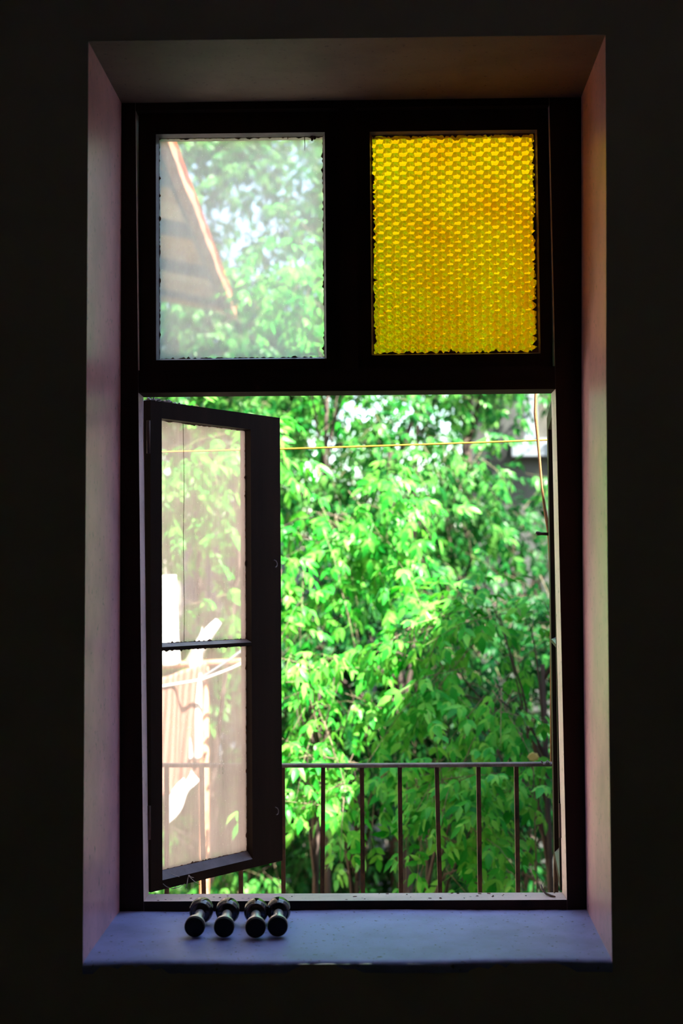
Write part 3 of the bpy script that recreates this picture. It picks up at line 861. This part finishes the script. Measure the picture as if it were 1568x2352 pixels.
# ------------------------------------------------------------------ trees
def leaf_variant(seed, scale=1.0):
    r_ = random.Random(seed)
    V, T = [], []
    def leaflet(base, d, n, L, wd_):
        d = Vector(d).normalized(); n = Vector(n); n = (n - d*n.dot(d)).normalized(); s = d.cross(n)
        fold = .22; droop = r_.uniform(.10, .25)
        def P(t, w): return base + d*(L*t) + s*(w*wd_*L) - n*(abs(w)*-fold*wd_*L + droop*L*t*t)
        pts = [P(0, 0), P(.30, .85), P(.62, .72), P(1, 0), P(.62, -.72), P(.30, -.85), P(.34, 0), P(.66, 0)]
        k = len(V); V.extend(pts)
        for t in ((0, 6, 1), (1, 6, 7), (1, 7, 2), (2, 7, 3), (3, 7, 4), (4, 7, 5), (5, 7, 6), (5, 6, 0)): T.append(tuple(k+i for i in t))
    Lr = .115*scale*r_.uniform(.85, 1.15)
    def sp(t): return Vector((Lr*t, 0, -.22*Lr*t*t))
    pairs = r_.choice([(.55, .95), (.5, .9), (.62,)]) if seed % 3 else (.5, .85)
    for t in pairs:
        for sgn in (-1, 1):
            leaflet(sp(t), (.75+r_.uniform(-.1, .1), sgn*.75, -.42-r_.uniform(0, .35)), (.1, -sgn*.25, 1), .076*scale*r_.uniform(.8, 1.15), .235)
    leaflet(sp(1), (1, r_.uniform(-.15, .15), -.5-r_.uniform(0, .3)), (.2, 0, 1), .090*scale*r_.uniform(.9, 1.15), .245)
    a, b = sp(0), sp(1); k = len(V)
    V.extend([a+Vector((0, .0016, 0)), a-Vector((0, .0016, 0)), b]); T.append((k, k+1, k+2))
    return np.array([tuple(v) for v in V]), np.array(T)

LEAFV = [leaf_variant(s) for s in range(7)]
LEAF_MESH = {}
def leaf_mesh(v, mk):
    if (v, mk) not in LEAF_MESH:
        me = arrays_mesh('leaf', *LEAFV[v]); me.materials.append(M[mk]); LEAF_MESH[(v, mk)] = me
    return LEAF_MESH[(v, mk)]

def unit(a): return a/np.maximum(np.linalg.norm(a, axis=-1, keepdims=True), 1e-9)

def tree(name, cat, label, centre, rad, n_twig, mk, scale, trunk, seed, per=7, singles=200, group=None, trunk_r=.05, shell=.5, droop=.3, twig_len=.42, clear=None):
    r_ = np.random.default_rng(seed)
    c = np.array(centre); rad = np.array(rad)
    d = unit(r_.normal(size=(n_twig, 3)))
    rr_ = (shell + (1-shell)*r_.random((n_twig, 1)))**.6
    lump = 1 + .22*np.sin(d[:, :1]*4.1+seed)*np.cos(d[:, 2:]*5.3+seed*2)
    # twigs gather in clumps with dark gaps between them
    m_ = max(5, n_twig//6)
    own = r_.integers(0, m_, n_twig)
    base = c + (d*rad*rr_*lump)[:m_][own] + r_.normal(size=(n_twig, 3))*np.array([.085, .085, .058])*(c[1]+3.25)/7.0
    d = unit(base - c)
    if clear is not None:                    # a gap kept open in the crown
        qx, qy, _ = proj(base)
        ok = ~((qx > clear[0]) & (qx < clear[1]) & (qy > clear[2]) & (qy < clear[3]))
        base, d = base[ok], d[ok]; n_twig = len(base)
    tdir = unit(d*.55 + r_.normal(size=(n_twig, 3))*.5 + np.array([0, -.25, -droop]))
    root = empty(name, tuple(trunk[0]))
    inv = Matrix.Translation(-Vector(trunk[0]))
    # leaves along each twig
    scale = scale*.78; n_twig_ = n_twig
    N = n_twig*per
    ti = np.repeat(np.arange(n_twig), per); k = np.tile(np.arange(per), n_twig)
    tl = twig_len*scale*r_.uniform(.7, 1.3, n_twig)
    f = (k+.6)/per
    pos = base[ti] + tdir[ti]*(tl[ti]*f)[:, None] - np.array([0, 0, 1])*(.28*tl[ti]*f**2)[:, None]
    side = unit(np.cross(tdir[ti], np.array([0, 0, 1.0]))) * np.where(k % 2 == 0, 1, -1)[:, None]
    xd = unit(tdir[ti]*.45 + side*.75 + r_.normal(size=(N, 3))*.25 + np.array([0, 0, -.25]))
    up = np.array([0, -.45, .9]) + r_.normal(size=(N, 3))*.33
    zd = unit(up - xd*(up*xd).sum(1, keepdims=True)); yd = np.cross(zd, xd)
    sc = scale*r_.uniform(.75, 1.2, N)
    var = r_.integers(0, len(LEAFV), N)
    # which leaves show largest: nearest ones inside the picture
    px, py, w = proj(pos)
    inview = (px > 330) & (px < 1300) & (py > 290) & (py < 2080)
    inview &= ~((py > 840) & (py < 890)) & ~((px > 760) & (px < 840) & (py < 890)) & ~((px > 585) & (px < 650) & (py > 900)) & ~((px > 840) & (py < 840))
    key = np.where(inview, w - .25*sc*6, 1e9)
    pick = np.argsort(key)[:singles]; pick = pick[key[pick] < 1e8]
    sel = np.zeros(N, bool); sel[pick] = True
    for i in pick:
        o = bpy.data.objects.new('leaf', leaf_mesh(int(var[i]), mk)); COL.objects.link(o); o.parent = root
        m4 = Matrix.Identity(4)
        for a in range(3):
            m4[a][0] = xd[i, a]*sc[i]; m4[a][1] = yd[i, a]*sc[i]; m4[a][2] = zd[i, a]*sc[i]; m4[a][3] = pos[i, a]
        o.matrix_parent_inverse = inv; o.matrix_basis = m4
    VV, TT, n0 = [], [], 0
    for v, (lv, lt) in enumerate(LEAFV):
        idx = np.where((var == v) & ~sel)[0]
        if not len(idx): continue
        B = np.stack([xd[idx], yd[idx], zd[idx]], 1)
        Wv = np.einsum('va,nak->nvk', lv, B)*sc[idx][:, None, None] + pos[idx][:, None]
        VV.append(Wv.reshape(-1, 3)); TT.append((lt[None] + (np.arange(len(idx))*len(lv))[:, None, None] + n0).reshape(-1, 3)); n0 += len(idx)*len(lv)
    o = link('foliage', arrays_mesh('foliage', np.concatenate(VV), np.concatenate(TT)), M[mk]); o.parent = root; o.matrix_parent_inverse = inv
    o['kind'] = 'stuff'
    # twigs
    a = base - tdir*.05; b = base + tdir*(tl*.55)[:, None] - np.array([0, 0, .085])*tl[:, None]; e = base + tdir*tl[:, None] - np.array([0, 0, .28])*tl[:, None]
    u = unit(np.cross(tdir, np.array([.3, .2, 1.0]))); v_ = np.cross(tdir, u)
    ring = []
    for P, rd in ((a, .0036), (b, .0026), (e, .0011)):
        for q in range(3):
            t = 2*math.pi*q/3; ring.append(P + (u*math.cos(t)+v_*math.sin(t))*rd*scale)
    V9 = np.stack(ring, 1).reshape(-1, 3)
    tt = []
    for s in (0, 3):
        for q in range(3):
            A, B_, C, D = s+q, s+(q+1) % 3, s+3+(q+1) % 3, s+3+q
            tt += [(A, B_, C), (A, C, D)]
    T9 = (np.array(tt)[None] + (np.arange(n_twig)*9)[:, None, None]).reshape(-1, 3)
    o = link('twigs', arrays_mesh('twigs', V9, T9, True), M['twig']); o.parent = root; o.matrix_parent_inverse = inv; o['kind'] = 'stuff'
    # trunk and main branches
    bm = bmesh.new(); tp = [Vector(p) for p in trunk]
    add_tube(bm, tp, [trunk_r*(1-.6*i/(len(tp)-1)) for i in range(len(tp))], 9)
    o = from_bm('trunk', bm, M['bark'], root, smooth=True); o.matrix_parent_inverse = inv
    far = np.argsort(r_.random(n_twig))[:9]
    for i in far:
        s = tp[-1].lerp(tp[-2], r_.random()*.8); e_ = Vector(base[i]); mid = s.lerp(e_, .5) + Vector((0, 0, .12*(e_-s).length))
        bm = bmesh.new(); add_tube(bm, [s, s.lerp(mid, .6), mid, mid.lerp(e_, .5), e_], [trunk_r*.36, trunk_r*.26, trunk_r*.18, trunk_r*.11, .003], 6)
        o = from_bm('branch', bm, M['bark'], root, smooth=True); o.matrix_parent_inverse = inv
    tag(root, label, cat, group)
    return root

def cpt(px, py, D): return tuple(at(px, py, D-3.25))
G = -3.0
TREES = [
 # name, category, label, centre, radii, twigs, material, scale, trunk px offset, seed, kwargs
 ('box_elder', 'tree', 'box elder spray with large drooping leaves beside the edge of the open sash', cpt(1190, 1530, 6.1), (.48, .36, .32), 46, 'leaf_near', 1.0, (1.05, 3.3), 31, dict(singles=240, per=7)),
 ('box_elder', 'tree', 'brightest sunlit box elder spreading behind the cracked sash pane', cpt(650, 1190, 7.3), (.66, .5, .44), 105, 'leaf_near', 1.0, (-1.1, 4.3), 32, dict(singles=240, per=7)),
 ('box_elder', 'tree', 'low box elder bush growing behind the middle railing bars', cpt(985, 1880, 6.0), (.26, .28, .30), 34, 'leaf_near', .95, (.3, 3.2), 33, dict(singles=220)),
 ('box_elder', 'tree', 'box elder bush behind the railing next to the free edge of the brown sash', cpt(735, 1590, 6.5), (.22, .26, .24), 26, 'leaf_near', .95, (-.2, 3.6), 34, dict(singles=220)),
 ('dark_shrub', 'shrub', 'shrub with shade put into its dark leaf colour, behind the last railing bars near the rope', cpt(1200, 1930, 7.6), (.55, .4, .45), 110, 'leaf_shade', .9, (.9, 4.2), 35, dict(singles=120)),
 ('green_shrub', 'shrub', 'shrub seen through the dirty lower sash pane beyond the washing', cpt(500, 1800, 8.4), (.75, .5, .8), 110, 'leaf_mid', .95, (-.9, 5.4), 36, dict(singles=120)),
 ('shade_tree', 'tree', 'tree filling the middle of the open window, shade put into its dark green leaf colour', cpt(900, 1490, 8.9), (1.15, .6, .62), 420, 'leaf_shade', 1.0, (.35, 5.8), 37, dict(singles=220)),
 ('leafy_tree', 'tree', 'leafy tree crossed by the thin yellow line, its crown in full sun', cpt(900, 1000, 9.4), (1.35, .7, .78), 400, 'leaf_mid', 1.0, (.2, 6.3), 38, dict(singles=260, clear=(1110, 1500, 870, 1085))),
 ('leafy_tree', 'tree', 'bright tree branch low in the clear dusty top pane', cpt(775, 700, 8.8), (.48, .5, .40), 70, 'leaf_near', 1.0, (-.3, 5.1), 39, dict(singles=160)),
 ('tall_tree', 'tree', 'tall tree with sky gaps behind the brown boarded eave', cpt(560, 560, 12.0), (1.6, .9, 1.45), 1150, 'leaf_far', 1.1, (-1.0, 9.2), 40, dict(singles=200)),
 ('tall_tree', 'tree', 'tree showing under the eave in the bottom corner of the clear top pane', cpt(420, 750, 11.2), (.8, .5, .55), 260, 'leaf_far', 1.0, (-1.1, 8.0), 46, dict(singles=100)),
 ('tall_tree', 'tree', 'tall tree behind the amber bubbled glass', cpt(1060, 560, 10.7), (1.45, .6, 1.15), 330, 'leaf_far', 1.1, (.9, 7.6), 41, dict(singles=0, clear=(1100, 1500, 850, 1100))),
 ('tall_tree', 'tree', 'far tree behind the dark-leaved middle tree and the metal fence', cpt(800, 1250, 14.2), (3.0, .9, 1.7), 1500, 'leaf_mid', 1.15, (.0, 11.0), 42, dict(singles=60)),
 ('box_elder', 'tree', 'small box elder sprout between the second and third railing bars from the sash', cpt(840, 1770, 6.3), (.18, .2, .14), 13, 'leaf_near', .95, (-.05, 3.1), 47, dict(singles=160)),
 ('shade_tree', 'tree', 'dark tree below the white framed house window', cpt(1180, 1290, 10.6), (.8, .5, .42), 160, 'leaf_shade', 1.0, (1.3, 7.4), 48, dict(singles=100)),
 ('dense_hedge', 'hedge', 'dense dark hedge low behind all the railing bars', cpt(800, 1800, 9.6), (1.6, .5, .85), 800, 'leaf_shade', 1.0, (.1, 6.0), 43, dict(singles=120)),
]
for nm, cat, lab, cen, rad, nt_, mk, sc, (tx, ty), seed, kw in TREES:
    cz = cen[2]; base = Vector((tx, ty, G)); top = Vector((cen[0]*.7+tx*.3, cen[1]+.1, cz))
    mids = [base, base.lerp(top, .35)+Vector((.05, .03, .1)), base.lerp(top, .7)+Vector((-.04, .02, .05)), top]
    tree(nm, cat, lab, cen, rad, nt_, mk, sc, mids, seed, trunk_r=.026 if rad[0] < .8 else .07, **kw)
# two bare stems that show in the gap at the middle
for k, (p, q, Y, r_, lab) in enumerate((((948, 1190), (946, 1345), 6.2, .020, 'thin dark tree stem in the gap between the leaves'), ((1032, 1240), (1034, 1330), 6.4, .013, 'slim pale tree stem beside the thin dark stem'))):
    a, b = at(*p, Y), at(*q, Y); d = b-a
    pts = [a - d*1.4 + Vector((.03, .05, 0)), a, a+d*.5+Vector((.006, 0, 0)), b, b + d*2 + Vector((-.02, 0, 0)), Vector((b.x-.05, Y+.05, G))]
    o = tube('tree_stem', pts, [r_*.7, r_*.9, r_, r_*1.05, r_*1.15, r_*1.5], M['bark' if k == 0 else 'twig'], None, 9)
    tag(o, lab, 'tree stem')
# dry umbel over the rail at the right
bm = bmesh.new(); uc = at(1224, 1738, 2.4)
for k in range(42):
    t = k*2.39996; r_ = .021*math.sqrt(k/42)
    bmesh.ops.create_icosphere(bm, subdivisions=1, radius=.0042, matrix=Matrix.Translation(uc + Vector((r_*math.cos(t), -.004+3*r_*r_, r_*.72*math.sin(t)))))
uo = empty('flower_umbel', tuple(uc + Vector((.02, .05, -.9))))
inv = Matrix.Translation(-Vector(uo.location))
o = from_bm('flower_head', bm, M['umbel'], uo); o.matrix_parent_inverse = inv
o = tube('stalk', [uc+Vector((.0, .004, -.002)), uc+Vector((.006, .02, -.3)), uc+Vector((.02, .05, -.9)), (uc.x+.03, 2.5, G)], [.0025, .003, .004, .006], M['twig'], uo, 6); o.matrix_parent_inverse = inv
tag(uo, 'dry yellow flower umbel just above the rail by the sash', 'flower')
